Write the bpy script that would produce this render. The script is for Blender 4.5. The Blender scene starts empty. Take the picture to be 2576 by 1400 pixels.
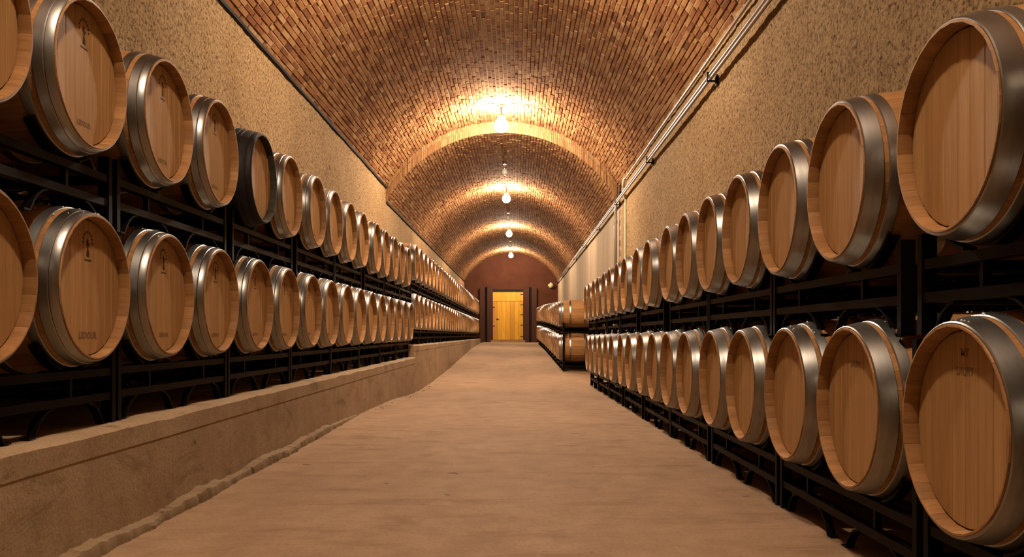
import bpy, math, random
import numpy as np
from mathutils import Vector, noise, Matrix

R_ = random.Random(7)
scene = bpy.context.scene
C = scene.collection
EYE = 0.87                       # camera height above the floor at its feet
F = 2158.0                       # focal length in pixels of the 2576 wide frame

# ------------------------------------------------------------------ camera
cam = bpy.data.cameras.new('camera')
cam.sensor_width = 36.0
cam.lens = F * 36.0 / 2576.0
cam.shift_x = -13.0 / 2576.0
cam.shift_y = 142.0 / 2576.0
cam.clip_start = 0.05
cam.clip_end = 200
cam_o = bpy.data.objects.new('camera', cam)
cam_o.location = (0, 0, EYE)
cam_o.rotation_euler = (math.pi / 2, 0, 0)
C.objects.link(cam_o)
scene.camera = cam_o

# ------------------------------------------------------------------ world, exposure
w = bpy.data.worlds.new('world')
w.use_nodes = True
bg = w.node_tree.nodes['Background']
bg.inputs['Color'].default_value = (0.9, 0.75, 0.6, 1)
bg.inputs['Strength'].default_value = 0.0
scene.world = w
scene.view_settings.view_transform = 'Standard'
scene.view_settings.look = 'None'
scene.view_settings.gamma = 1.0
scene.view_settings.use_curve_mapping = False
scene.view_settings.exposure = 0.0
scene.cycles.use_denoising = True
scene.cycles.max_bounces = 8
scene.cycles.diffuse_bounces = 1
scene.cycles.glossy_bounces = 4
scene.cycles.sample_clamp_indirect = 6.0

# lamps hang under the crown of the vault; (depth, lit)
LAMP_COLOR = (1.0, 0.85, 0.66)
LAMP_EMIT = 1100.0
LAMPS = [(1.7, 1.08), (9.2, 1.38), (16.75, 2.15), (24.65, 1.6), (33.2, 1.6), (42.4, 1.5)]
OFF_LAMPS = [21.3, 29.8, 38.7]

# ------------------------------------------------------------------ helpers
def tag(o, label=None, cat=None, group=None, kind=None):
    if label: o['label'] = label
    if cat: o['category'] = cat
    if group: o['group'] = group
    if kind: o['kind'] = kind
    return o

def link(name, me, parent=None, loc=(0, 0, 0), rot=(0, 0, 0)):
    o = bpy.data.objects.new(name, me)
    C.objects.link(o)
    o.location = loc
    o.rotation_euler = rot
    if parent is not None:
        o.parent = parent
    return o

def empty(name, loc=(0, 0, 0), rz=0.0):
    o = bpy.data.objects.new(name, None)
    o.empty_display_size = 0.1
    C.objects.link(o)
    o.location = loc
    o.rotation_euler = (0, 0, rz)
    return o

class MB:
    def __init__(s):
        s.v = []; s.f = []
    def add(s, vs, fs):
        n = len(s.v)
        s.v += [tuple(p) for p in vs]
        s.f += [tuple(i + n for i in f) for f in fs]
        return s
    def box(s, x0, x1, y0, y1, z0, z1):
        return s.add([(x0, y0, z0), (x1, y0, z0), (x1, y1, z0), (x0, y1, z0), (x0, y0, z1), (x1, y0, z1), (x1, y1, z1), (x0, y1, z1)],
                     [(3, 2, 1, 0), (4, 5, 6, 7), (0, 1, 5, 4), (1, 2, 6, 5), (2, 3, 7, 6), (3, 0, 4, 7)])
    def tube(s, pts, r, n=8, caps=True):
        pts = [Vector(p) for p in pts]
        rings = []
        for i, p in enumerate(pts):
            d = (pts[min(i + 1, len(pts) - 1)] - pts[max(i - 1, 0)]).normalized()
            u = d.cross(Vector((0, 0, 1)))
            if u.length < 1e-3: u = d.cross(Vector((1, 0, 0)))
            u.normalize(); v = d.cross(u)
            rings.append([p + u * (r * math.cos(2 * math.pi * k / n)) + v * (r * math.sin(2 * math.pi * k / n)) for k in range(n)])
        vs = [q for ring in rings for q in ring]
        fs = []
        for i in range(len(pts) - 1):
            for k in range(n):
                fs.append((i * n + k, i * n + (k + 1) % n, (i + 1) * n + (k + 1) % n, (i + 1) * n + k))
        if caps:
            fs.append(tuple(range(n))[::-1]); fs.append(tuple((len(pts) - 1) * n + k for k in range(n)))
        return s.add(vs, fs)
    def lathe_x(s, prof, n=48, closed=True):
        """prof: list of (x, r) revolved about the X axis; a closed loop when closed."""
        m = len(prof)
        vs = [(x, r * math.cos(2 * math.pi * k / n), r * math.sin(2 * math.pi * k / n)) for k in range(n) for x, r in prof]
        fs = []
        for k in range(n):
            a, b = k * m, ((k + 1) % n) * m
            for i in range(m if closed else m - 1):
                j = (i + 1) % m
                fs.append((a + i, a + j, b + j, b + i))
        return s.add(vs, fs)
    def lathe_z(s, prof, n=16):
        m = len(prof)
        vs = [(r * math.cos(2 * math.pi * k / n), r * math.sin(2 * math.pi * k / n), z) for k in range(n) for z, r in prof]
        fs = []
        for k in range(n):
            a, b = k * m, ((k + 1) % n) * m
            for i in range(m - 1):
                fs.append((a + i, b + i, b + i + 1, a + i + 1))
        return s.add(vs, fs)
    def mesh(s, name, mat, smooth=False):
        me = bpy.data.meshes.new(name)
        me.from_pydata(s.v, [], s.f)
        if mat: me.materials.append(mat)
        if smooth:
            me.polygons.foreach_set('use_smooth', [True] * len(me.polygons))
        me.update()
        return me
    def build(s, name, mat, parent=None, loc=(0, 0, 0), rot=(0, 0, 0), smooth=False):
        return link(name, s.mesh(name, mat, smooth), parent, loc, rot)

def fix_normals(me):
    import bmesh
    bm = bmesh.new(); bm.from_mesh(me)
    bmesh.ops.recalc_face_normals(bm, faces=bm.faces)
    bm.to_mesh(me); bm.free()
    return me

def smooth_by_angle(me, deg=35):
    """smooth faces, with edges sharper than deg marked sharp"""
    import bmesh
    bm = bmesh.new(); bm.from_mesh(me)
    lim = math.radians(deg)
    for e in bm.edges:
        if len(e.link_faces) == 2 and e.calc_face_angle(0) > lim:
            e.smooth = False
    for f in bm.faces: f.smooth = True
    bm.to_mesh(me); bm.free()
    return me

# ------------------------------------------------------------------ materials
class NT:
    def __init__(s, name):
        s.m = bpy.data.materials.new(name)
        s.m.use_nodes = True
        s.t = s.m.node_tree
        s.n = s.t.nodes
        s.b = s.n['Principled BSDF']
    def new(s, t, **kw):
        nd = s.n.new(t)
        for k, v in kw.items():
            if k.startswith('i_'): nd.inputs[k[2:].replace('_', ' ')].default_value = v
            else: setattr(nd, k, v)
        return nd
    def ln(s, a, b): s.t.links.new(a, b)
    def coords(s, scale=(1, 1, 1), kind='Object', loc=None):
        tc = s.new('ShaderNodeTexCoord')
        mp = s.new('ShaderNodeMapping')
        mp.inputs['Scale'].default_value = scale
        s.ln(tc.outputs[kind], mp.inputs['Vector'])
        if loc is not None: s.ln(loc, mp.inputs['Location'])
        return mp.outputs['Vector']
    def noise(s, vec, scale, detail=4, rough=0.55, dist=0.0):
        nd = s.new('ShaderNodeTexNoise')
        nd.inputs['Scale'].default_value = scale; nd.inputs['Detail'].default_value = detail
        nd.inputs['Roughness'].default_value = rough; nd.inputs['Distortion'].default_value = dist
        if vec is not None: s.ln(vec, nd.inputs['Vector'])
        return nd.outputs['Fac']
    def ramp(s, fac, stops, interp='LINEAR'):
        r = s.new('ShaderNodeValToRGB')
        r.color_ramp.interpolation = interp
        e = r.color_ramp.elements
        e[0].position, e[0].color = stops[0][0], (*stops[0][1], 1)
        e[1].position, e[1].color = stops[-1][0], (*stops[-1][1], 1)
        for p, c in stops[1:-1]:
            x = e.new(p); x.color = (*c, 1)
        s.ln(fac, r.inputs['Fac'])
        return r.outputs['Color']
    def mix(s, a, b, fac, mode='MIX'):
        m = s.new('ShaderNodeMix', data_type='RGBA', blend_type=mode)
        for sock, val in ((m.inputs[0], fac), (m.inputs[6], a), (m.inputs[7], b)):
            if hasattr(val, 'is_output'): s.ln(val, sock)
            else: sock.default_value = val if not isinstance(val, tuple) else (*val[:3], 1)
        return m.outputs[2]
    def math(s, op, a, b=None, c=None):
        m = s.new('ShaderNodeMath', operation=op)
        for i, val in enumerate((a, b, c)):
            if val is None: continue
            if hasattr(val, 'is_output'): s.ln(val, m.inputs[i])
            else: m.inputs[i].default_value = val
        return m.outputs[0]
    def piece_random(s):
        oi = s.new('ShaderNodeObjectInfo'); g = s.new('ShaderNodeNewGeometry')
        return s.math('FRACT', s.math('ADD', oi.outputs['Random'], g.outputs['Random Per Island']))
    def bump(s, h, strength, dist, normal=None):
        b = s.new('ShaderNodeBump')
        b.inputs['Strength'].default_value = strength; b.inputs['Distance'].default_value = dist
        s.ln(h, b.inputs['Height'])
        if normal is not None: s.ln(normal, b.inputs['Normal'])
        return b.outputs['Normal']
    def out(s, color=None, rough=None, normal=None, metal=None, spec=None):
        for key, val in (('Base Color', color), ('Roughness', rough), ('Normal', normal), ('Metallic', metal), ('Specular IOR Level', spec)):
            if val is None: continue
            if hasattr(val, 'is_output'): s.ln(val, s.b.inputs[key])
            else: s.b.inputs[key].default_value = (*val, 1) if isinstance(val, tuple) else val
        return s.m

def wood_material(name, grain_scale, cols, rough=0.55, var=1.0):
    t = NT(name)
    rnd = t.piece_random()
    off = t.new('ShaderNodeCombineXYZ')
    k = t.math('MULTIPLY', rnd, 37.0)
    for i in range(3): t.ln(k, off.inputs[i])
    v = t.coords(grain_scale, loc=off.outputs[0])
    g = t.noise(v, 1.0, 6, 0.62, 0.6)
    fine = t.noise(v, 5.0, 3, 0.6)
    base = t.ramp(g, [(0.30, cols[0]), (0.5, cols[1]), (0.72, cols[2])])
    tone = t.ramp(rnd, [(0.0, (0.78, 0.75, 0.72)), (0.5, (1.0, 0.97, 0.93)), (1.0, (1.12, 1.1, 1.06))])
    c = t.mix(base, tone, var, 'MULTIPLY')
    c = t.mix(c, t.ramp(fine, [(0.35, (0.82, 0.8, 0.78)), (0.6, (1, 1, 1))]), 0.6, 'MULTIPLY')
    return t.out(c, rough, t.bump(fine, 0.12, 0.002), spec=0.22)

OAK = [(0.45, 0.228, 0.085), (0.54, 0.284, 0.110), (0.60, 0.330, 0.135)]
M_head = wood_material('oak_head', (34, 34, 1.6), OAK, 0.55, 0.3)
M_stave = wood_material('oak_stave', (1.6, 30, 30), [(0.38, 0.175, 0.060), (0.48, 0.232, 0.085), (0.56, 0.290, 0.113)])
M_stave_dark = wood_material('weathered_stave', (1.6, 30, 30), [(0.035, 0.026, 0.02), (0.06, 0.045, 0.034), (0.09, 0.066, 0.046)], 0.7)

def steel_material(name, col, rough, var=0.1):
    t = NT(name)
    v = t.coords((30, 6, 6))
    g = t.noise(v, 1.0, 4, 0.6)
    oi = t.new('ShaderNodeObjectInfo')
    c = t.mix(col, tuple(x * 0.72 for x in col), t.ramp(g, [(0.35, (0, 0, 0)), (0.7, (1, 1, 1))]))
    r = t.math('MULTIPLY_ADD', g, var * 2, rough - var)
    r = t.math('ADD', r, t.math('MULTIPLY', oi.outputs['Random'], 0.06))
    brushed = t.noise(t.coords((260, 2, 2)), 1.0, 2)
    return t.out(c, r, t.bump(brushed, 0.08, 0.001), 1.0)

M_hoop = steel_material('galvanised_hoop', (0.36, 0.352, 0.33), 0.33)
M_hoop_dark = steel_material('dull_dark_hoop', (0.05, 0.046, 0.041), 0.62)
t = NT('steel_pipe')
M_pipe = t.out((0.27, 0.205, 0.165), 0.3, None, 0.25, 0.5)

t = NT('rack_paint')
M_rack = t.out((0.0050, 0.0033, 0.0032), 0.45, None, 0.0, 0.06)
t = NT('stamp_ink')
M_ink = t.out((0.05, 0.022, 0.011), 0.8)
t = NT('faint_stamp_ink')
M_ink_faint = t.out((0.26, 0.125, 0.05), 0.8)
t = NT('water_droplet')
M_drop = t.out((0.9, 0.88, 0.82), 0.12, None, 0.0, 0.8)
t = NT('brown_paint')
c = t.ramp(t.noise(t.coords((0.7, 1, 0.7)), 2.0, 5), [(0.3, (0.075, 0.026, 0.014)), (0.7, (0.105, 0.037, 0.020))])
M_brown = t.out(c, 0.95, t.bump(t.noise(t.coords(), 30, 4), 0.3, 0.01), spec=0.05)
t = NT('brown_timber')
M_brown_timber = t.out((0.068, 0.027, 0.017), 0.75, spec=0.1)
t = NT('black_gap')
M_black = t.out((0.008, 0.006, 0.006), 0.9)
M_pine = wood_material('yellow_pine', (22, 22, 1.1), [(0.60, 0.27, 0.018), (0.75, 0.365, 0.030), (0.82, 0.43, 0.05)], 0.45)
t = NT('cream_plastic')
M_cream = t.out((0.62, 0.50, 0.33), 0.5)
t = NT('sealing_foam')
M_foam = t.out((0.78, 0.62, 0.32), 0.85, t.bump(t.noise(t.coords(), 40, 3), 0.8, 0.02))

# sprayed plaster of the walls
def plaster_material(name, rough_coat):
    t = NT(name)
    v = t.coords()
    big = t.noise(v, 0.55, 4, 0.6)
    mid = t.noise(v, 7.0, 5, 0.6)
    grit = t.noise(v, 34.0 if rough_coat else 34.0, 6, 0.72)
    pits = t.noise(v, 30.0, 3, 0.6)
    if rough_coat:
        c = t.ramp(big, [(0.3, (0.53, 0.325, 0.150)), (0.5, (0.65, 0.415, 0.203)), (0.7, (0.71, 0.475, 0.25))])
        c = t.mix(c, t.ramp(mid, [(0.35, (0.92, 0.90, 0.88)), (0.65, (1.04, 1.04, 1.03))]), 1.0, 'MULTIPLY')
        c = t.mix(c, t.ramp(grit, [(0.36, (0.28, 0.21, 0.17)), (0.47, (0.80, 0.76, 0.70)), (0.60, (1.08, 1.08, 1.05))]), 0.95, 'MULTIPLY')
        c = t.mix(c, t.ramp(pits, [(0.36, (0.26, 0.17, 0.14)), (0.43, (1, 1, 1))]), 0.85, 'MULTIPLY')
        h = t.math('ADD', t.math('MULTIPLY', grit, 1.0), t.math('MULTIPLY', mid, 0.35))
        nrm = t.bump(h, 1.0, 0.05)
    else:
        streak = t.noise(t.coords((1, 0.55, 0.04)), 1.6, 4, 0.55)
        c = t.ramp(streak, [(0.3, (0.36, 0.25, 0.155)), (0.5, (0.47, 0.345, 0.22)), (0.7, (0.54, 0.41, 0.27))])
        c = t.mix(c, t.ramp(grit, [(0.35, (0.82, 0.8, 0.78)), (0.6, (1.03, 1.03, 1.03))]), 1.0, 'MULTIPLY')
        nrm = t.bump(t.math('ADD', t.math('MULTIPLY', grit, 0.4), mid), 0.4, 0.02)
    return t.out(c, 0.95, nrm, spec=0.2)

M_plaster = plaster_material('sprayed_plaster', True)
M_plaster_smooth = plaster_material('smooth_plaster', False)

def concrete_material(name, cols, drips=False):
    t = NT(name)
    v = t.coords()
    big = t.noise(t.coords((1, 0.35, 1)), 0.9, 5, 0.62, 0.5)
    mid = t.noise(v, 5.0, 5, 0.65)
    grit = t.noise(v, 70.0, 3, 0.6)
    c = t.ramp(big, [(0.28, cols[0]), (0.5, cols[1]), (0.72, cols[2])])
    c = t.mix(c, t.ramp(mid, [(0.3, (0.80, 0.78, 0.75)), (0.6, (1.04, 1.03, 1.02))]), 0.8, 'MULTIPLY')
    c = t.mix(c, t.ramp(grit, [(0.3, (0.78, 0.76, 0.74)), (0.55, (1.03, 1.03, 1.03))]), 0.7, 'MULTIPLY')
    spots = t.noise(v, 8.5, 2, 0.4)
    c = t.mix(c, t.ramp(spots, [(0.22, (0.45, 0.36, 0.30)), (0.26, (1, 1, 1))]), 0.8, 'MULTIPLY')
    if drips:
        dr = t.noise(t.coords((1, 13.0, 1.3)), 1.0, 5, 0.65)
        c = t.mix(c, t.ramp(dr, [(0.30, (0.62, 0.55, 0.47)), (0.40, (1, 1, 1))]), 0.45, 'MULTIPLY')
        sm = t.noise(t.coords((1, 1.1, 3.6)), 1.1, 6, 0.75, 1.4)
        c = t.mix(c, t.ramp(sm, [(0.34, (0.52, 0.49, 0.40)), (0.46, (1, 1, 1))]), 0.75, 'MULTIPLY')
        nrm = t.bump(t.math('ADD', mid, t.math('MULTIPLY', grit, 0.25)), 0.35, 0.015)
    else:
        scuff = t.noise(t.coords((1.2, 4.5, 1)), 1.0, 5, 0.7, 0.7)
        c = t.mix(c, t.ramp(scuff, [(0.32, (0.66, 0.6, 0.52)), (0.47, (1, 1, 1))]), 0.7, 'MULTIPLY')
        nrm = t.bump(t.math('ADD', mid, t.math('MULTIPLY', grit, 0.2)), 0.3, 0.012)
    return t.out(c, 0.85, nrm, spec=0.25)

M_floor = concrete_material('floor_concrete', [(0.33, 0.192, 0.102), (0.41, 0.248, 0.136), (0.465, 0.290, 0.166)])
M_grime = concrete_material('grimy_mortar', [(0.20, 0.125, 0.066), (0.30, 0.19, 0.10), (0.40, 0.265, 0.15)])
M_kerb = concrete_material('platform_concrete', [(0.33, 0.205, 0.107), (0.43, 0.275, 0.150), (0.50, 0.335, 0.195)], True)

t = NT('vault_brick')
rnd = t.piece_random()
c = t.ramp(rnd, [(0.0, (0.13, 0.054, 0.030)), (0.05, (0.215, 0.086, 0.039)), (0.35, (0.275, 0.118, 0.050)), (0.70, (0.325, 0.153, 0.063)), (0.90, (0.36, 0.188, 0.080)), (1.0, (0.42, 0.24, 0.12))])
blotch = t.noise(t.coords((1, 1, 1)), 1.1, 5, 0.65)  # random darker blotches spread over the bricks
c = t.mix(c, t.ramp(blotch, [(0.32, (0.42, 0.36, 0.33)), (0.5, (1, 1, 1))]), 0.6, 'MULTIPLY')
g = t.noise(t.coords(), 55, 4, 0.65)
c = t.mix(c, t.ramp(g, [(0.3, (0.68, 0.62, 0.58)), (0.6, (1.05, 1.05, 1.05))]), 0.8, 'MULTIPLY')
M_brick = t.out(c, 1.0, t.bump(g, 0.5, 0.008), spec=0.03)
t = NT('arch_brick')
rnd = t.piece_random()
g = t.noise(t.coords(), 30, 4, 0.65)
c = t.ramp(rnd, [(0.0, (0.22, 0.10, 0.043)), (0.5, (0.29, 0.145, 0.06)), (1.0, (0.35, 0.195, 0.085))])
c = t.mix(c, t.ramp(g, [(0.3, (0.72, 0.66, 0.6)), (0.6, (1.05, 1.05, 1.05))]), 0.8, 'MULTIPLY')
M_arch = t.out(c, 1.0, t.bump(g, 0.5, 0.008), spec=0.03)
t = NT('vault_mortar')
g = t.noise(t.coords(), 40, 4)
c = t.ramp(g, [(0.3, (0.27, 0.155, 0.075)), (0.6, (0.40, 0.25, 0.125))])
M_mortar = t.out(c, 1.0, t.bump(g, 0.5, 0.01), spec=0.03)
t = NT('lamp_glow')
em = t.new('ShaderNodeEmission')
em.inputs['Color'].default_value = (*LAMP_COLOR, 1)
em.inputs['Strength'].default_value = LAMP_EMIT
t.ln(em.outputs[0], t.n['Material Output'].inputs['Surface'])
M_glow = t.m
t = NT('opal_globe_unlit')
M_opal = t.out((0.75, 0.66, 0.52), 0.3)
t = NT('lamp_holder')
M_holder = t.out((0.35, 0.25, 0.2), 0.35, None, 0.6)

# ------------------------------------------------------------------ the setting
XL, XR, XC = -2.762, 2.135, -0.31          # side walls and the axis of the vault
HW = (XR - XL) / 2
Y0, YS, YE = -4.0, 18.05, 44.9              # added rear bounce wall, step between the two vaults, end wall
XK = -1.655                                 # face of the platform on the left
SPR = (3.11, 2.80); CRN = (4.48, 4.25)      # springing and crown, above the eye
FL = [(-4, -.87), (3.3, -.857), (8.6, -.828), (11.4, -.855), (13.2, -.92), (14.6, -.95), (16.5, -.935), (21.6, -.82), (31, -.51), (39.2, -.365), (45, -.37)]
FR = [(-4, -.80), (2.4, -.815), (5.6, -.834), (14.5, -.882), (18, -.90), (21, -.878), (31, -.60), (39, -.45), (45, -.38)]
def lerp(tab, y):
    return float(np.interp(y, [a for a, b in tab], [b for a, b in tab]))
def floor_z(x, y):
    k = (x - XK) / (1.3 - XK)
    return EYE + lerp(FL, y) * (1 - k) + lerp(FR, y) * k

def grid(nu, nv, fn):
    vs = [fn(i / nu, j / nv) for i in range(nu + 1) for j in range(nv + 1)]
    fs = [(i * (nv + 1) + j, (i + 1) * (nv + 1) + j, (i + 1) * (nv + 1) + j + 1, i * (nv + 1) + j + 1) for i in range(nu) for j in range(nv)]
    return vs, fs

# floor
def ff(u, v):
    x = XK - 0.05 + (XR + 0.05 - XK + 0.05) * u
    y = Y0 + (YE - Y0 + 0.1) * v
    return (x, y, floor_z(x, y) + 0.006 * noise.noise(Vector((x * 1.3, y * 0.9, 0))) + 0.003 * noise.noise(Vector((x * 5, y * 4, 3))))
vs, fs = grid(60, 520, ff)
fl = MB().add(vs, fs).build('floor', M_floor, smooth=True)
tag(fl, 'bare beige concrete floor of the aisle sloping up to the door', kind='structure')

# side walls (the first stretch is rough sprayed plaster, the second a smoother coat)
def wall(name, X, ya, yb, top, mat, rough, label, sgn):
    st = .03 if rough and ya < 0 else .07
    nv = int((yb - ya) / st); nu = int((top + 1.1) / st)
    a = 0.011 if rough else 0.006
    def fw(u, v):
        y = ya + (yb - ya) * v; z = EYE - 1.1 + (top + 1.1) * u
        n = .8 * noise.noise(Vector((y * 14, z * 14, X))) + 0.7 * noise.noise(Vector((y * 5, z * 5, X + 5)))
        return (X + sgn * (a * n + 0.01 * noise.noise(Vector((y * .5, z * .5, X)))), y, z)
    vs, fs = grid(nu, nv, fw)
    if sgn > 0: fs = [f[::-1] for f in fs]
    o = MB().add(vs, fs).build(name, mat, smooth=True)
    return tag(o, label, kind='structure')
wall('wall_left', XL, Y0, YS, SPR[0] + .03, M_plaster, True, 'rough golden sprayed plaster wall behind the near left racks', 1)
wall('wall_left.001', XL, YS, YE, SPR[1] + .03, M_plaster, True, 'sprayed plaster wall behind the far left racks', 1)
wall('wall_right', XR, Y0, YS - .5, SPR[0] + .03, M_plaster, True, 'rough golden sprayed plaster wall behind the near right racks', -1)
wr = wall('wall_right.001', XR, YS - .5, YE, SPR[1] + .03, M_plaster_smooth, False, 'smoother pale plaster wall with vertical streaks, far right', -1)
# upright construction joint where the plaster changes
m = MB()
for k in range(9):
    z = EYE + 1.0 + k * 0.21
    m.box(XR - .012, XR + .01, 17.74, 17.765, z, z + .12)
jo = m.build('joint_crack', M_black, wr)

# vaults: shell plus bricks laid lengthwise
def arc(k):
    rise = CRN[k] - SPR[k]
    r = (HW * HW + rise * rise) / (2 * rise)
    zc = EYE + CRN[k] - r
    return r, zc, math.asin(HW / r)
def shell(name, k, ya, yb, label):
    r, zc, am = arc(k)
    m = MB(); n = 64
    prof = [(XC + (r + d) * math.sin(a), zc + (r + d) * math.cos(a)) for d in (0.012, 0.2) for a in ([-am + 2 * am * i / n for i in range(n + 1)] if d < .1 else [am - 2 * am * i / n for i in range(n + 1)])]
    q = len(prof)
    vs = [(x, y, z) for y in (ya, yb) for x, z in prof]
    fs = [(i, (i + 1) % q, q + (i + 1) % q, q + i) for i in range(q)]
    for i in range(n):
        fs.append((i, 2 * n + 1 - i, 2 * n - i, i + 1)); fs.append((q + i, q + i + 1, q + 2 * n - i, q + 2 * n + 1 - i))
    m.add(vs, fs)
    o = m.build(name, M_mortar)
    fix_normals(o.data)
    return tag(o, label, kind='structure')
ce1 = shell('ceiling', 0, Y0, YS, 'near barrel vault of reddish brown bricks laid lengthwise')
ce2 = shell('ceiling.001', 1, YS, YE + .1, 'far lower barrel vault of reddish brown bricks')

def in_frame(p):
    if p.y < 0.5: return False
    u = 1301 + F * p.x / p.y; v = 842 - F * (p.z - EYE) / p.y
    return -20 < u < 2596 and -20 < v < 1420

def brick_rows(k, ya, yb, seed):
    """(centre angle, y centre, length, width, height out, tilt) of every brick"""
    r, zc, am = arc(k)
    rr = random.Random(seed)
    n = int(round(2 * am * r / 0.0665)); out = []
    for i in range(n):
        a = -am + 2 * am * (i + .5) / n
        y = ya - rr.random() * 0.25
        wob = rr.uniform(-.004, .004)
        while y < yb:
            ln = rr.choice((0.235, 0.24, 0.245, 0.25, 0.24, 0.245, 0.12))
            if y + ln > ya + .02:
                y_a, y_b = max(y, ya), min(y + ln, yb)
                if y_b - y_a > .03:
                    out.append((a + (wob + rr.uniform(-.002, .002)) / r, (y_a + y_b) / 2, y_b - y_a, rr.uniform(.050, .057), rr.uniform(.004, .018), rr.uniform(-.03, .03)))
            y += ln + rr.uniform(.009, .015)
    return out
def brick_frame(k, b):
    r, zc, am = arc(k)
    a = b[0]
    inw = Vector((-math.sin(a), 0, -math.cos(a)))
    tan = Vector((math.cos(a), 0, -math.sin(a)))
    base = Vector((XC + (r + .03) * math.sin(a), b[1], zc + (r + .03) * math.cos(a)))
    return base, inw, tan
def brick_mesh(bricks, k):
    n = len(bricks)
    P = np.zeros((n, 8, 3))
    for i, b in enumerate(bricks):
        base, inw, tan = brick_frame(k, b)
        w2, l2, h = b[3] / 2, b[2] / 2, .018 + b[4]
        ch = .004
        q = 0
        for hh, e in ((0, 0), (h, ch)):
            for sx, sy in ((-1, -1), (1, -1), (1, 1), (-1, 1)):
                P[i, q] = base + inw * (hh + b[5] * sx * w2) + tan * (sx * (w2 - e)) + Vector((0, sy * (l2 - e), 0)); q += 1
    fq = np.array([(4, 5, 6, 7), (0, 1, 5, 4), (1, 2, 6, 5), (2, 3, 7, 6), (3, 0, 4, 7)])
    Fa = (np.arange(n)[:, None, None] * 8 + fq[None]).reshape(-1, 4)
    me = bpy.data.meshes.new('brick')
    me.from_pydata(P.reshape(-1, 3).tolist(), [], Fa.tolist())
    me.materials.append(M_brick)
    me.update()
    return fix_normals(me)

unit = MB()
e = .07
vs = [(-.5, -.5, 0), (.5, -.5, 0), (.5, .5, 0), (-.5, .5, 0), (-.5, -.5, .85), (.5, -.5, .85), (.5, .5, .85), (-.5, .5, .85),
      (-.5 + e, -.5 + e / 3, 1), (.5 - e, -.5 + e / 3, 1), (.5 - e, .5 - e / 3, 1), (-.5 + e, .5 - e / 3, 1)]
fs = [(3, 2, 1, 0), (8, 9, 10, 11)] + [(i, (i + 1) % 4, 4 + (i + 1) % 4, 4 + i) for i in range(4)] + [(4 + i, 4 + (i + 1) % 4, 8 + (i + 1) % 4, 8 + i) for i in range(4)]
unit_brick = unit.add(vs, fs).mesh('brick', M_brick)
def place_bricks(k, root, ya, yb, seed, single):
    bricks = brick_rows(k, ya, yb, seed)
    cand = []
    if single:
        for i, b in enumerate(bricks):
            base, inw, tan = brick_frame(k, b)
            if in_frame(base): cand.append((base.length / math.sqrt(b[2]), i))
        cand.sort()
    pick = set(i for d, i in cand[:single])
    for i in pick:
        b = bricks[i]
        base, inw, tan = brick_frame(k, b)
        o = link('brick', unit_brick, root)
        ay = Vector((0, 1, 0))
        t2 = ay.cross(inw)
        rot = Matrix((t2, ay, inw)).transposed() @ Matrix.Rotation(b[5], 3, 'Y')
        o.matrix_world = Matrix.LocRotScale(base, rot.to_quaternion(), Vector((b[3], b[2], .018 + b[4])))
    me = brick_mesh([b for i, b in enumerate(bricks) if i not in pick], k)
    o = link('brick', me, root)
    tag(o, kind='stuff')
place_bricks(0, ce1, Y0, YS, 3, 300)
place_bricks(1, ce2, YS + .02, YE, 5, 0)
# the upright face where the near vault meets the lower one: a ring of brick ends
r0, zc0, am0 = arc(0); r1, zc1, am1 = arc(1)
m = MB(); mm = MB()
n = 124; rr = random.Random(11)
def ring_pt(f, s):
    a0 = -am0 + 2 * am0 * f; a1 = -am1 + 2 * am1 * f
    p0 = Vector((XC + (r0 + .02) * math.sin(a0), 0, zc0 + (r0 + .02) * math.cos(a0)))
    p1 = Vector((XC + r1 * math.sin(a1), 0, zc1 + r1 * math.cos(a1)))
    return p1.lerp(p0, s)
for i in range(n):
    f0, f1 = (i + .07) / n, (i + .93) / n
    d = rr.uniform(0, .012)
    for s0, s1 in ((-.01, .56), (.6, 1.0)):
        q = [ring_pt(f0, s0), ring_pt(f1, s0), ring_pt(f1, s1), ring_pt(f0, s1)]
        vs = [(p.x, YS + .03, p.z) for p in q] + [(p.x, YS - .014 - d, p.z) for p in q]
        m.add(vs, [(4, 5, 6, 7), (0, 1, 5, 4), (1, 2, 6, 5), (2, 3, 7, 6), (3, 0, 4, 7)])
    q = [ring_pt(i / n, 0), ring_pt((i + 1) / n, 0), ring_pt((i + 1) / n, 1), ring_pt(i / n, 1)]
    mm.add([(p.x, YS - .006, p.z) for p in q], [(0, 1, 2, 3)])
o = m.build('brick', M_arch, ce2); fix_normals(o.data); tag(o, kind='stuff')
mm.build('ring_mortar', M_mortar, ce2)
# dark open joint between each vault and its walls
for (k, ya, yb) in ((0, Y0, YS), (1, YS, YE)):
    m = MB()
    m.tube([(XL + .02, ya + (yb - ya) * i / 60, EYE + SPR[k] - .012 + .012 * noise.noise(Vector((i * 1.7, k, 0)))) for i in range(61)], .022, 6)
    m.build('open_joint', M_black, ce1 if k == 0 else ce2)

# end wall with the door, and an unseen bounce wall added behind the camera
m = MB()
m.add([(XL - .1, YE, EYE - 1), (XR + .1, YE, EYE - 1), (XR + .1, YE, EYE + 4.6), (XL - .1, YE, EYE + 4.6)], [(0, 1, 2, 3)])
m.add([(XL - .1, YE + .2, EYE - 1), (XR + .1, YE + .2, EYE - 1), (XR + .1, YE + .2, EYE + 4.6), (XL - .1, YE + .2, EYE + 4.6)], [(3, 2, 1, 0)])
wb = tag(m.build('wall_back', M_brown), 'dark brown painted end wall under the last arch', kind='structure')
m = MB().box(XL - .1, XR + .1, Y0 - .2, Y0, EYE - 1, EYE + 4.7)
tag(m.build('bounce_wall', M_plaster), 'unseen plaster wall added behind the viewer to bounce light', kind='structure')

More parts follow.
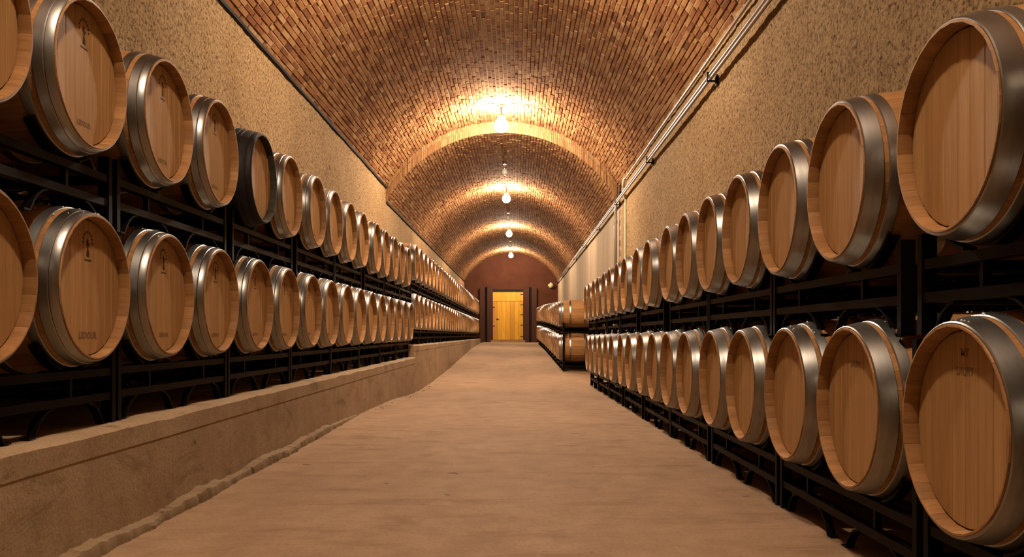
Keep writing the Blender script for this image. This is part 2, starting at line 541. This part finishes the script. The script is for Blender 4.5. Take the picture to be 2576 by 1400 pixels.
def px(u, y): return (u - 1301) * y / F
def pz(v, y): return EYE - (v - 842) * y / F
yd = YE - .02
door = empty('door_1', (px(1278, yd), YE, pz(857, yd)))
tag(door, 'yellow pine board door between brown posts at the end of the aisle', kind='structure')
dw, dh = (1316 - 1240) * yd / F, (857 - 733) * yd / F
nb = 7
for i in range(nb):
    x0 = -dw / 2 + dw * i / nb
    MB().box(x0 + .004, x0 + dw / nb - .004, -.075 + R_.uniform(-.004, .004), -.02, .06, dh * .80).build('door_board', M_pine, door)
MB().box(-dw / 2, dw / 2, -.085, -.02, dh * .806, dh - .005).build('door_board', M_pine, door)
for k, f in enumerate((.08, .31, .52, .72, .93)):
    z = dh * f + .02
    MB().box(dw / 2 - .14, dw / 2 + .02, -.105, -.085, z, z + .028).build('hinge', M_black, door)
for f in (.30, .68):
    MB().box(-dw / 2 - .02, -dw / 2 + .11, -.105, -.085, dh * f, dh * f + .03).build('hinge', M_black, door)
MB().box(-dw / 2 + .18, -dw / 2 + .30, -.10, -.075, dh * .43, dh * .45).build('handle', M_black, door)
MB().box(-dw / 2 - .1, dw / 2 + .1, -.3, .02, -.12, .045).build('threshold', M_floor, door)
MB().box(-dw / 2 - .02, dw / 2 + .02, -.14, -.02, dh, dh + .12).build('lintel', M_black, door)
for k, (u0, u1, s0, s1, lab) in enumerate(((1226, 1240, 1220.5, 1225, 'brown timber post left of the door beside a dark slot'),
                                          (1316.5, 1331, 1332.5, 1337, 'brown timber post right of the door beside a dark slot'))):
    z0 = floor_z(0, YE) - .02
    m = MB().box(px(u0, YE), px(u1, YE), YE - .28, YE - .005, z0, pz(719, YE))
    o = tag(m.build('trim_%d' % (k + 1), M_brown_timber), lab, kind='structure')
    MB().box(px(s0, YE), px(s1, YE), YE - .10, YE - .005, z0, pz(722, YE)).build('dark_slot', M_black, o)
    a, b = (px(s0, YE) - .27, px(s0, YE) - .01) if k == 0 else (px(s1, YE) + .01, px(s1, YE) + .27)
    MB().box(a, b, YE - .16, YE - .005, z0, pz(724, YE)).build('side_board', M_brown_timber, o)

# platform on the left, in two levels
LU_C = lambda y: 1.0078 + .0025 * y
LL_C = lambda y: .1815 + .0021 * y
FOOT = .567
YP = 13.92
def slab(name, ya, yb, topf, xf, label):
    n = int((yb - ya) / .08)
    m = MB(); vs = []
    for i in range(n + 1):
        y = ya + (yb - ya) * i / n
        t = EYE + topf(y)
        e = .012 * noise.noise(Vector((y * 2.3, 1, 0))) + .006 * noise.noise(Vector((y * 9, 4, 0)))
        s = .006 * noise.noise(Vector((y * 1.1, 8, 0)))
        b = floor_z(xf, y) - .05
        vs += [(XL - .02, y, b), (XL - .02, y, t), (xf - .05, y, t + s), (xf - .016 + e, y, t - .003 + s), (xf + e * .4, y, t - .018 + e), (xf + s, y, t - .10), (xf + s - .003, y, t - .104), (xf + s * .5 - .004, y, b)]
    fs = []
    for i in range(n):
        for j in range(8):
            fs.append((i * 8 + j, i * 8 + (j + 1) % 8, (i + 1) * 8 + (j + 1) % 8, (i + 1) * 8 + j))
    fs += [tuple(range(8)), tuple(n * 8 + j for j in range(8))[::-1]]
    o = m.add(vs, fs).build(name, M_kerb)
    fix_normals(o.data); smooth_by_angle(o.data, 18)
    return tag(o, label, kind='structure')
P1 = lambda y: LL_C(y) - FOOT
P2 = lambda y: -.166
s1 = slab('platform_slab', Y0, YP + .02, P1, XK, 'long concrete platform with a chipped edge under the near left racks')
s2 = slab('platform_slab.001', YP, 39.1, P2, XK - .02, 'higher concrete platform under the far left racks')
# rough mortar fillet along the foot of the near platform
m = MB(); vs = []; N = 520
for i in range(N + 1):
    y = Y0 + (9.2 - Y0) * i / N
    f = min(1, max(0.05, (9.2 - y) / 2.0))
    wv = f * (.05 + .025 * noise.noise(Vector((y * 1.9, 0, 2))) + .014 * noise.noise(Vector((y * 7, 0, 2))) + .012 * noise.noise(Vector((y * 26, 0, 2))))
    hv = f * (.055 + .028 * noise.noise(Vector((y * 1.7, 3, 2))) + .014 * noise.noise(Vector((y * 8, 3, 2))) + .010 * noise.noise(Vector((y * 29, 3, 2))))
    z0 = floor_z(XK, y)
    vs += [(XK - .02, y, z0 - .03), (XK - .02, y, z0 + hv), (XK + wv * .85 + .008 * noise.noise(Vector((y * 23, 9, 2))), y, z0 + hv * .78), (XK + wv, y, z0 + hv * (.42 + .2 * noise.noise(Vector((y * 21, 6, 2))))), (XK + wv, y, z0 - .03)]
fs = [(i * 5 + j, i * 5 + (j + 1) % 5, (i + 1) * 5 + (j + 1) % 5, (i + 1) * 5 + j) for i in range(N) for j in range(5)]
fs += [tuple(range(5)), tuple(N * 5 + j for j in range(5))[::-1]]
o = m.add(vs, fs).build('mortar_fillet', M_grime, s1); fix_normals(o.data); smooth_by_angle(o.data, 25)
# crumbs of mortar on the floor by the end of the near platform
m = MB(); rr = random.Random(5)
for i in range(70):
    y = rr.uniform(9.5, 17.5); x = XK + abs(rr.gauss(0.05, .06)) + .01; s = rr.uniform(.006, .022)
    z = floor_z(x, y)
    p = [Vector((rr.uniform(-1, 1), rr.uniform(-1, 1), rr.uniform(-.2, 1))).normalized() * s for _ in range(4)]
    m.add([Vector((x, y, z + s * .3)) + q for q in p], [(0, 1, 2), (0, 3, 1), (1, 3, 2), (2, 3, 0)])
o = m.build('mortar_crumbs', M_kerb); tag(o, 'crumbs of mortar along the foot of the platform', 'crumbs', kind='stuff')

# ------------------------------------------------------------------ barrels
L = .92; RB = .345; RH = .285; TH = .027; AX = RB          # length, bilge and head radius, stave thickness, axis height
def rad(s):                                                 # outer radius at distance s from the front rim
    q = 2 * s / L - 1
    return RH + (RB - RH) * (1 - abs(q) ** 2.15)
NST = 28
def stave_mesh(mat):
    ss = [0, .014, .036, .05, .14, .28, .46, .64, .78, .87, .884, .906, .92]
    h = math.pi / NST - .0012
    m = MB(); vs = []
    for s in ss:
        ro = rad(s) - (.003 if s in (0, .92) else 0)
        ri = rad(s) - {0: .0075, .014: .0165, .036: .024, .884: .024, .906: .0165, .92: .0075}.get(s, TH)
        for a in (-h, 0, h): vs.append((s - L / 2, ro * math.sin(a), ro * math.cos(a)))
        for a in (h, -h): vs.append((s - L / 2, ri * math.sin(a), ri * math.cos(a)))
    fs = []
    for i in range(len(ss) - 1):
        for j in range(5):
            fs.append((i * 5 + j, i * 5 + (j + 1) % 5, (i + 1) * 5 + (j + 1) % 5, (i + 1) * 5 + j))
    fs += [tuple(range(5)), tuple((len(ss) - 1) * 5 + j for j in range(5))[::-1]]
    return smooth_by_angle(fix_normals(m.add(vs, fs).mesh('stave', mat)), 30)
def body_mesh(mat, n=40):
    """all staves of a barrel that stands too far off to tell them apart, each still with its own tone"""
    st = stave_coarse
    m = MB()
    for k in range(NST):
        a = 2 * math.pi * k / NST; c, s = math.cos(a), math.sin(a)
        m.add([(x, y * c - z * s, y * s + z * c) for x, y, z in st[0]], st[1])
    return smooth_by_angle(fix_normals(m.mesh('barrel_body', mat)), 30)
def coarse():
    ss = [0, .014, .05, .2, .46, .72, .87, .908, .92]
    h = math.pi / NST - .0006
    vs = []
    for s in ss:
        ro = rad(s); ri = rad(s) - {0: .0075, .014: .0165, .92: .0075}.get(s, TH)
        for a in (-h, h): vs.append((s - L / 2, ro * math.sin(a), ro * math.cos(a)))
        for a in (h, -h): vs.append((s - L / 2, ri * math.sin(a), ri * math.cos(a)))
    fs = [(i * 4 + j, i * 4 + (j + 1) % 4, (i + 1) * 4 + (j + 1) % 4, (i + 1) * 4 + j) for i in range(len(ss) - 1) for j in range(4) if j != 2 or i < 3]
    fs += [(0, 1, 2, 3)]
    return vs, fs
stave_coarse = coarse()
def hoop_mesh(s0, s1, mat, n, ridge=False):
    d = s1 - s0
    if ridge:
        st = [(s0, .0015), (s0 + .004, .0045), (s0 + d * .42, .005), (s0 + d * .46, .0035), (s0 + d * .5, .0055), (s1 - .003, .0055), (s1, .003)]
    else:
        st = [(s0, .0015), (s0 + .003, .0045), (s0 + d / 2, .005), (s1 - .002, .005), (s1, .003)]
    prof = [(s - L / 2, rad(s) + e) for s, e in st] + [(s1 - L / 2, rad(s1) - .002), (s0 - L / 2, rad(s0) - .002)]
    return smooth_by_angle(fix_normals(MB().lathe_x(prof, n).mesh('hoop', mat)), 30)
REC = .042; RI = rad(REC) - TH - .0025
NBD = 8
def board_geo(k):
    ws = [1.0, .9, 1.1, .95, 1.05, 1.0, .92, 1.08]
    tot = sum(ws); y0 = -RI + 2 * RI * sum(ws[:k]) / tot; y1 = y0 + 2 * RI * ws[k] / tot
    g = .0006
    ya, yb = y0 + g, y1 - g
    n = 5
    ys = [ya + (yb - ya) * i / n for i in range(n + 1)]
    up = [(y, math.sqrt(max(RI * RI - y * y, 1e-6))) for y in ys]
    pts = up + [(y, -z) for y, z in up[::-1]]
    x0 = -L / 2 + REC; q = len(pts)
    vs = [(x0 + .002, y, z) for y, z in pts] + [(x0, y + (.0022 if abs(y - ya) < 1e-9 else (-.0022 if abs(y - yb) < 1e-9 else 0)), z * (1 - .003 / RI)) for y, z in pts] + [(x0 + .02, y, z) for y, z in pts]
    fs = [tuple(q + i for i in range(q)), tuple(2 * q + i for i in range(q))[::-1]]
    for i in range(q):
        j = (i + 1) % q
        fs += [(i, j, q + j, q + i), (2 * q + i, 2 * q + j, j, i)]
    return vs, fs
board_meshes = [fix_normals(MB().add(*board_geo(k)).mesh('head_board', M_head)) for k in range(NBD)]
def head_mesh():
    m = MB()
    for k in range(NBD): m.add(*board_geo(k))
    return fix_normals(m.mesh('barrel_head', M_head))
HEAD = head_mesh()
back_disc = fix_normals(MB().lathe_x([(L / 2 - REC, .001), (L / 2 - REC, RI + .004), (L / 2 - REC - .02, RI + .004), (L / 2 - REC - .02, .001)], 32).mesh('back_head', M_head))
STAVE = stave_mesh(M_stave)
BODY = body_mesh(M_stave); BODY_D = body_mesh(M_stave_dark)
HS_R = [(.004, .062, False), (.078, .116, False), (.262, .302, False)]
HS_L = [(.004, .074, True), (.094, .132, False), (.262, .302, False)]
HS_D = [(.0025, .082, True), (.088, .150, True), (.158, .20, False), (.262, .312, False)]
def hoop_set(hs, mat, n):
    return [hoop_mesh(a, b, mat, n, r) for a, b, r in hs] + [hoop_mesh(L - b, L - a, mat, n, r) for a, b, r in hs]
HR, HL = hoop_set(HS_R, M_hoop, 72), hoop_set(HS_L, M_hoop, 72)
HRf, HLf = hoop_set(HS_R, M_hoop, 36), hoop_set(HS_L, M_hoop, 36)
HD = hoop_set(HS_D, M_hoop_dark, 72)

# stamps on the heads: flat print a hair in front of the boards
def text_mesh(body, size, mat, name):
    cu = bpy.data.curves.new(name, 'FONT')
    cu.body = body; cu.size = size; cu.align_x = 'CENTER'; cu.align_y = 'CENTER'; cu.resolution_u = 2
    cu.offset = size * .03
    o = bpy.data.objects.new(name, cu)
    C.objects.link(o)
    dg = bpy.context.evaluated_depsgraph_get()
    me = bpy.data.meshes.new_from_object(o.evaluated_get(dg))
    C.objects.unlink(o); bpy.data.objects.remove(o); bpy.data.curves.remove(cu)
    # text plane (x right, y up) -> head plane seen from the front (-X): image right is -Y
    for v in me.vertices:
        x, y, z = v.co
        v.co = (-L / 2 + REC - .0008, -x, y)
    me.materials.clear(); me.materials.append(mat)
    me.name = name
    return me
def emblem_mesh():
    """a standing tree-like figure under an arch of marks, with a base line"""
    m = MB(); X = -L / 2 + REC - .0008
    def poly(pts): m.add([(X, -a, b) for a, b in pts], [tuple(range(len(pts)))])
    def dot(a, b, w, h, ang):
        c, s = math.cos(ang), math.sin(ang)
        poly([(a + c * u - s * v, b + s * u + c * v) for u, v in ((-w, -h), (w, -h), (w, h), (-w, h))])
    for k in range(9):                                       # arch of lettering-like marks
        ang = math.radians(-100 + 25 * k)
        dot(.036 * math.sin(ang), .182 + .036 * math.cos(ang), .0042, .0055, -ang)
    poly([(-.004, .150), (.004, .150), (.006, .168), (-.005, .168)])
    poly([(-.011, .122), (.013, .122), (.010, .138), (.004, .152), (-.005, .152), (-.009, .138)])
    poly([(-.010, .166), (.007, .168), (.003, .186), (-.005, .192), (-.011, .180)])
    poly([(.006, .160), (.019, .176), (.016, .179), (.004, .166)])
    poly([(-.026, .106), (.028, .104), (.028, .109), (-.026, .111)])
    return m.mesh('emblem', M_ink)
EMBLEM = emblem_mesh()
MARK_L = text_mesh('LEDOUR', .036, M_ink_faint, 'stamped_lettering')
MARK_R = text_mesh('SAURY', .030, M_ink_faint, 'stamped_lettering')
MARK_R2 = text_mesh('MT', .030, M_ink_faint, 'stamped_lettering')
MARK_N = text_mesh('LEDOUR', .027, M_ink_faint, 'stamped_lettering')

def droplet_mesh(seed):
    rr = random.Random(seed); m = MB()
    for i in range(46):
        s = rr.uniform(.005, .46); a = rr.gauss(0, .30); r = rad(s) + .0045
        q = rr.uniform(.002, .0052)
        cx, cy, cz = s - L / 2, r * math.sin(a), r * math.cos(a)
        nx = Vector((0, math.sin(a), math.cos(a))); u = Vector((1, 0, 0)); v = nx.cross(u)
        c0 = Vector((cx, cy, cz)); ring = [c0 + (u * math.cos(k * math.pi / 3) + v * math.sin(k * math.pi / 3)) * q for k in range(6)]
        ring2 = [c0 + nx * q * .7 + (u * math.cos(k * math.pi / 3) + v * math.sin(k * math.pi / 3)) * q * .7 for k in range(6)]
        m.add(ring + ring2 + [c0 + nx * q], [(k, (k + 1) % 6, 6 + (k + 1) % 6, 6 + k) for k in range(6)] + [(6 + k, 6 + (k + 1) % 6, 12) for k in range(6)])
    return m.mesh('water_droplets', M_drop, True)
DROPS = [droplet_mesh(s) for s in (1, 2, 3)]

ORD = 'first second third fourth fifth sixth seventh eighth ninth tenth eleventh twelfth thirteenth fourteenth fifteenth sixteenth seventeenth eighteenth nineteenth twentieth'.split()
def ordinal(n):
    if n <= 20: return ORD[n - 1]
    tens = {2: 'twenty', 3: 'thirty'}[n // 10]
    return {20: 'twentieth', 30: 'thirtieth'}[n] if n % 10 == 0 else tens + '-' + ORD[n % 10 - 1]

ring_e = (0, 0, AX)
def barrel(x_head, y, c, side, near, label, group, dark=False, marks=(), drops=None):
    """side -1: on the left, its head facing right; +1: on the right, its head facing left"""
    o = empty('oak_barrel', (x_head + side * L / 2, y, EYE + c - RB), 0 if side > 0 else math.pi)
    tag(o, label, 'barrel', group)
    if dark:
        link('barrel_body', BODY_D, o, ring_e)
        for me in HD: link('hoop', me, o, ring_e)
    elif near:
        for k in range(NST): link('stave', STAVE, o, ring_e, (2 * math.pi * (k + .3) / NST, 0, 0))
        for me in (HR if side > 0 else HL): link('hoop', me, o, ring_e)
    else:
        link('barrel_body', BODY, o, ring_e)
        for me in (HRf if side > 0 else HLf): link('hoop', me, o, ring_e)
    if near:
        for me in board_meshes: link('head_board', me, o, ring_e)
    else:
        link('barrel_head', HEAD, o, ring_e)
    link('back_head', back_disc, o, ring_e)
    for me, z in marks:
        p = link(me.name.split('.')[0], me, o, (0, 0, AX + z))
        p['label'] = 'dark stamp printed on the pale head'
    if drops is not None:
        d = link('water_droplets', DROPS[drops % 3], o, ring_e)
        tag(d, kind='stuff')
    return o

# ------------------------------------------------------------------ racks: one under each pair of barrels
PW = .354
def arc_strip(xc, wx, yc, zc, r, a0, a1, th=.008, n=7):
    """flat bar bent about an axis along X; angles from straight down, positive towards +Y"""
    m = MB(); vs = []
    for i in range(n + 1):
        a = a0 + (a1 - a0) * i / n
        for rr_ in (r, r + th):
            for x in (xc - wx / 2, xc + wx / 2):
                vs.append((x, yc + rr_ * math.sin(a), zc - rr_ * math.cos(a)))
    fs = []
    for i in range(n):
        b, e = i * 4, i * 4 + 4
        fs += [(b, b + 1, e + 1, e), (b + 2, e + 2, e + 3, b + 3), (b, e, e + 2, b + 2), (b + 1, b + 3, e + 3, e + 1)]
    fs += [(0, 2, 3, 1), (n * 4, n * 4 + 1, n * 4 + 3, n * 4 + 2)]
    return vs, fs
def bent_foot(xc, yc, q):
    """curved flat bar from the lower rail down to the ground, beside a post"""
    path = [(.135, .103), (.175, .094), (.212, .072), (.242, .040), (.262, .008), (.30, .008)]
    m = MB(); vs = []; w2, th = .017, .008
    for i, (a, z) in enumerate(path):
        p, n = path[max(i - 1, 0)], path[min(i + 1, len(path) - 1)]
        d = Vector((n[0] - p[0], n[1] - p[1])).normalized()
        nx, nz = -d.y * th, d.x * th
        for x in (xc - w2, xc + w2): vs.append((x, yc + q * a, z))
        for x in (xc + w2, xc - w2): vs.append((x, yc + q * (a - nx), z - nz))
    fs = [(i * 4 + j, i * 4 + (j + 1) % 4, i * 4 + 4 + (j + 1) % 4, i * 4 + 4 + j) for i in range(len(path) - 1) for j in range(4)]
    k = (len(path) - 1) * 4
    fs += [(3, 2, 1, 0), (k, k + 1, k + 2, k + 3)]
    return m.add(vs, fs)
def rack_parts():
    P = []
    xs = (-L / 2 + .12, L / 2 - .12)
    c0 = FOOT
    half = .704
    zt0, zt1, zb0, zb1 = c0 - .362, c0 - .330, c0 - .466, c0 - .434
    for x in xs:
        P.append(('rail', MB().box(x - .02, x + .02, -half, half, zt0, zt1)))
        P.append(('rail', MB().box(x - .02, x + .02, -half, half, zb0, zb1)))
        for sy in (-1, 1):
            P.append(('post', MB().box(x - .024, x + .024, sy * .690 - .015, sy * .690 + .015, 0, c0 - .25)))
            P.append(('strut', MB().box(x - .012, x + .012, sy * PW - .009, sy * PW + .009, zb1, zt0)))
        for sy in (-1, 1):
            for q in (-1, 1):
                P.append(('saddle', MB().add(*arc_strip(x, .04, sy * PW, c0, .327, q * math.radians(14), q * math.radians(47)))))
                P.append(('cradle_foot', bent_foot(x, sy * PW, q)))
    for sy in (-1, 1):
        for (a, b) in ((zt0 + .002, zt1 - .002), (zb0 + .002, zb1 - .002)):
            P.append(('side_bar', MB().box(xs[0] + .02, xs[1] - .02, sy * .690 - .012, sy * .690 + .012, a, b)))
    return [(n, fix_normals(m.mesh(n, M_rack))) for n, m in P]
RACK = rack_parts()
def join_parts(names):
    vs, fs = [], []
    for n, me in RACK:
        if n in names:
            k = len(vs)
            vs += [tuple(v.co) for v in me.vertices]; fs += [tuple(i + k for i in p.vertices) for p in me.polygons]
    me = bpy.data.meshes.new(names[0]); me.from_pydata(vs, [], fs); me.materials.append(M_rack); me.update()
    return me
RACK_FAR = [(n, me) for n, me in RACK if n in ('rail', 'post')] + [('strut', join_parts(('strut',))), ('saddle', join_parts(('saddle',))), ('cradle_foot', join_parts(('cradle_foot',))), ('side_bar', join_parts(('side_bar',)))]
def tall(parts):
    """the racks of the lower rows: their posts reach up between the barrels and carry the rack above"""
    out = []
    for n, me in parts:
        if n == 'post':
            me = me.copy(); top = max(v.co.z for v in me.vertices)
            for v in me.vertices:
                if v.co.z > top - .01: v.co.z = .812
        out.append((n, me))
    return out
RACK_LOW, RACK_FAR_LOW = tall(RACK), tall(RACK_FAR)
def rack(x_head, y, c, side, label, group, far=False):
    o = empty('barrel_rack', (x_head + side * L / 2, y, EYE + c - FOOT), 0 if side > 0 else math.pi)
    tag(o, label, 'rack', group)
    low = 'lower' in group
    for n, me in ((RACK_FAR_LOW if low else RACK_FAR) if far else (RACK_LOW if low else RACK)):
        p = link(n, me, o)
        if far and n not in ('rail', 'post'): p['kind'] = 'stuff'
    return o

XRH, XLH = 1.168, -1.655
RU_C = lambda y: .568 - .0010 * y
RL_C = lambda y: -.2465 - .0038 * y
rows1 = [
    ('upper right', 1, XRH, RU_C, [2.005, 3.53, 4.965, 6.40, 8.10, 9.77, 11.30, 12.85, 14.40], 1, 18),
    ('lower right', 1, XRH, RL_C, [1.965, 3.42, 4.88, 6.39, 7.82, 9.39, 11.05, 12.55, 14.10], 1, 18),
    ('upper left', -1, XLH, LU_C, [3.005, 4.46, 5.98, 7.51, 8.94, 10.55, 12.05, 13.50], 0, 15),
    ('lower left', -1, XLH, LL_C, [3.035, 4.47, 5.905, 7.345, 8.78, 10.215, 11.67, 13.105], 0, 16),
]
for name, side, xh, cf, cs, first, last in rows1:
    idx = 0
    lvl, sd = name.split()
    for ri, yc in enumerate(cs):
        rack(xh, yc, cf(yc), side, 'dark brown steel rack, %s from the camera in the near %s row' % (ordinal(ri + 1), name), 'steel racks of the near %s row' % name)
        for q in (-1, 1):
            k = idx; idx += 1
            if k >= last: continue
            n = k - first + 1
            if n < 1:
                barrel(xh, yc + q * PW, cf(yc), side, True, 'oak barrel nearest the viewer in the %s row, outside the picture edge' % name, 'barrels of the near %s row' % name)
                continue
            y = yc + q * PW
            marks = []; look = 'oak barrel with steel hoops'
            dark = False
            if sd == 'left' and n >= 2 and not (lvl == 'upper' and n == 5):
                if n <= (4 if lvl == 'upper' else 7):
                    marks.append((EMBLEM, 0))
                    marks.append((MARK_L if lvl == 'lower' and n == 2 else MARK_N, -.19))
                    look = 'oak barrel with emblem-stamped head'
                elif n <= 9:
                    marks.append((MARK_N, -.19)); look = 'oak barrel with small lettering low on its head'
            if lvl == 'upper' and sd == 'left' and n == 5:
                dark = True; look = 'weathered barrel with dull dark hoops'
            if lvl == 'lower' and sd == 'right' and n <= 2:
                marks.append((MARK_R, .155)); look = 'oak barrel with faint lettering high on its head'
                if n == 1: marks.append((MARK_R2, .205))
            if n == 1 and sd == 'left': look = 'oak barrel cut off by the picture edge'
            lab = '%s, %s in near %s row' % (look, ordinal(n), name)
            barrel(xh, y, cf(yc), side, n <= 7 and not dark, lab, 'barrels of the near %s row' % name, dark, marks,
                   k if lvl == 'lower' and n <= 13 else None)

# the far stretch, beyond the step
L2 = lambda y: .401
L2U = lambda y: 1.232
R2 = lambda y: lerp(FR, y) + FOOT
R2U = lambda y: R2(y) + .823
rows2 = [('lower left', -1, -1.70, L2, 14.9, 17, 33), ('upper left', -1, -1.70, L2U, 14.9, 17, 33),
         ('lower right', 1, 1.00, R2, 21.35, 13, 26), ('upper right', 1, 1.00, R2U, 21.35, 13, 26)]
for name, side, xh, cf, y0, nr, cnt in rows2:
    n = 0
    for ri in range(nr):
        yc = y0 + ri * 1.475
        x = xh - (.006 * (yc - 21.35) if side > 0 else 0)
        rack(x, yc, cf(yc), side, 'dark steel rack, %s beyond the step in the far %s row' % (ordinal(ri + 1), name), 'steel racks of the far %s row' % name, True)
        for q in (-1, 1):
            n += 1
            if n > cnt: break
            barrel(x, yc + q * PW, cf(yc), side, False, 'small distant oak barrel, %s in the far %s row' % (ordinal(n), name), 'barrels of the far %s row' % name)

# ------------------------------------------------------------------ lamps under the crown
def crown(y): return EYE + (CRN[0] if y < YS else CRN[1])
globe_prof = [(-.125, .002), (-.12, .03), (-.10, .062), (-.065, .088), (-.02, .094), (.03, .075), (.06, .05), (.07, .04)]
GLOBE_ON = MB().lathe_z(globe_prof, 20).mesh('globe', M_glow, True)
GLOBE_OFF = MB().lathe_z(globe_prof, 20).mesh('globe', M_opal, True)
HOLDER = smooth_by_angle(MB().lathe_z([(.07, .002), (.07, .048), (.10, .05), (.125, .03), (.13, .012), (.21, .012), (.21, .05), (.235, .055), (.24, .002)], 16).mesh('lamp_holder', M_holder), 30)
def lamp(y, lit, label, s=1.0):
    o = empty('ceiling_lamp', (XC, y, crown(y) - .24 * s))
    o.scale = (s, s, s)
    tag(o, label, 'lamp', 'lamps along the crown of the vault')
    link('globe', GLOBE_ON if lit else GLOBE_OFF, o)
    link('lamp_holder', HOLDER, o)
    return o
names = ['glowing globe lamp overhead, above the camera', 'glowing globe lamp under the near vault, just out of the picture top', 'brightest glowing globe lamp, hanging just before the lower arch',
         'second glowing globe lamp in view, first beyond the lower arch', 'third glowing globe lamp in view down the vault', 'last glowing globe lamp, just before the brown end wall']
for (y, p), nm in zip(LAMPS, names): lamp(y, True, nm, math.sqrt(p))
for y, nm in zip(OFF_LAMPS, ('nearest unlit globe lamp, between the first two glowing lamps', 'unlit globe lamp between the second and third glowing lamps', 'unlit globe lamp before the last glowing lamp')):
    lamp(y, False, nm, .8)

# ------------------------------------------------------------------ pipes along the right wall
XP, ZP = 2.045, EYE + 2.735
pr = empty('steel_pipes', (XP, 0, ZP))
tag(pr, 'pair of shiny steel pipes on brackets along the right wall', 'pipes')
for dx, dz, r in ((-.004, .019, .0185), (.004, -.019, .0185)):
    MB().tube([(dx, Y0 + .05 + (YE - .12 - Y0) * i / 12, dz) for i in range(13)], r, 14).build('pipe', M_pipe, pr, smooth=True)
for y in [.5 + 4.3 * i for i in range(11)]:
    m = MB().box(-.03, XR - XP - .012, y - .02, y + .02, -.05, -.038).box(-.034, -.024, y - .02, y + .02, -.05, .048).box(-.034, .03, y - .02, y + .02, .038, .048)
    m.box(XR - XP - .03, XR - XP - .012, y - .03, y + .03, -.09, .02)
    m.build('bracket', M_rack, pr)
m = MB().tube([(2.096, Y0 + .05, EYE + 3.0), (2.096, 9, EYE + 3.01), (2.096, 16.72, EYE + 3.03)], .016, 10)
cd = tag(m.build('steel_conduit', M_pipe, smooth=True), 'thin steel conduit along the foot of the brick vault above the pipes', 'conduit')
MB().tube([(2.09, 16.70, EYE + 3.04), (2.09, 16.80, EYE + 3.0), (2.09, 16.85, EYE + 2.9)], .032, 10).build('cream_elbow', M_cream, cd, smooth=True)
MB().box(XR - .03, XR + .02, 17.55, 17.75, EYE + 2.94, EYE + 3.06).build('dark_hole', M_black, wr)
m = MB().tube([(2.05, 17.8, EYE + 2.70), (2.045, 17.83, EYE + 2.60), (2.045, 17.84, EYE + 2.4), (2.045, 17.84, floor_z(2.04, 17.84))], .033, 12)
dp = tag(m.build('drop_pipe', M_pipe, smooth=True), 'thick upright steel pipe dropping from the pipe pair to the floor', 'pipe')
MB().tube([(2.045, 17.84, EYE + 2.32), (2.045, 17.84, EYE + 2.38)], .04, 12).build('collar', M_pipe, dp)
m = MB().tube([(2.112, 16.74, EYE + 2.70), (2.112, 16.74, floor_z(2.1, 16.74))], .016, 8)
tp = tag(m.build('thin_drop_conduit', M_cream, smooth=True), 'thin pale upright conduit beside the thick drop pipe', 'conduit')
MB().box(2.085, XR, 16.71, 16.77, EYE + 2.66, EYE + 2.74).build('joint_box', M_cream, tp)
# lump of sealing foam where the pipes meet the end wall
m = MB(); rr = random.Random(2)
nth, nph = 14, 9; vs = []
for i in range(nph + 1):
    for j in range(nth):
        th_, ph = 2 * math.pi * j / nth, math.pi * i / nph
        d = Vector((math.cos(th_) * math.sin(ph), math.sin(th_) * math.sin(ph), math.cos(ph)))
        vs.append(d * (.13 + .07 * noise.noise(d * 2.2) + .03 * noise.noise(d * 6)))
fs = [(i * nth + j, (i + 1) * nth + j, (i + 1) * nth + (j + 1) % nth, i * nth + (j + 1) % nth) for i in range(nph) for j in range(nth)]
o = m.add(vs, fs).build('sealing_foam', M_foam, None, (px(1386, YE - .1), YE - .1, pz(717, YE - .1)), smooth=True)
tag(o, 'lump of yellowish sealing foam on the end wall below the pipes', 'foam')
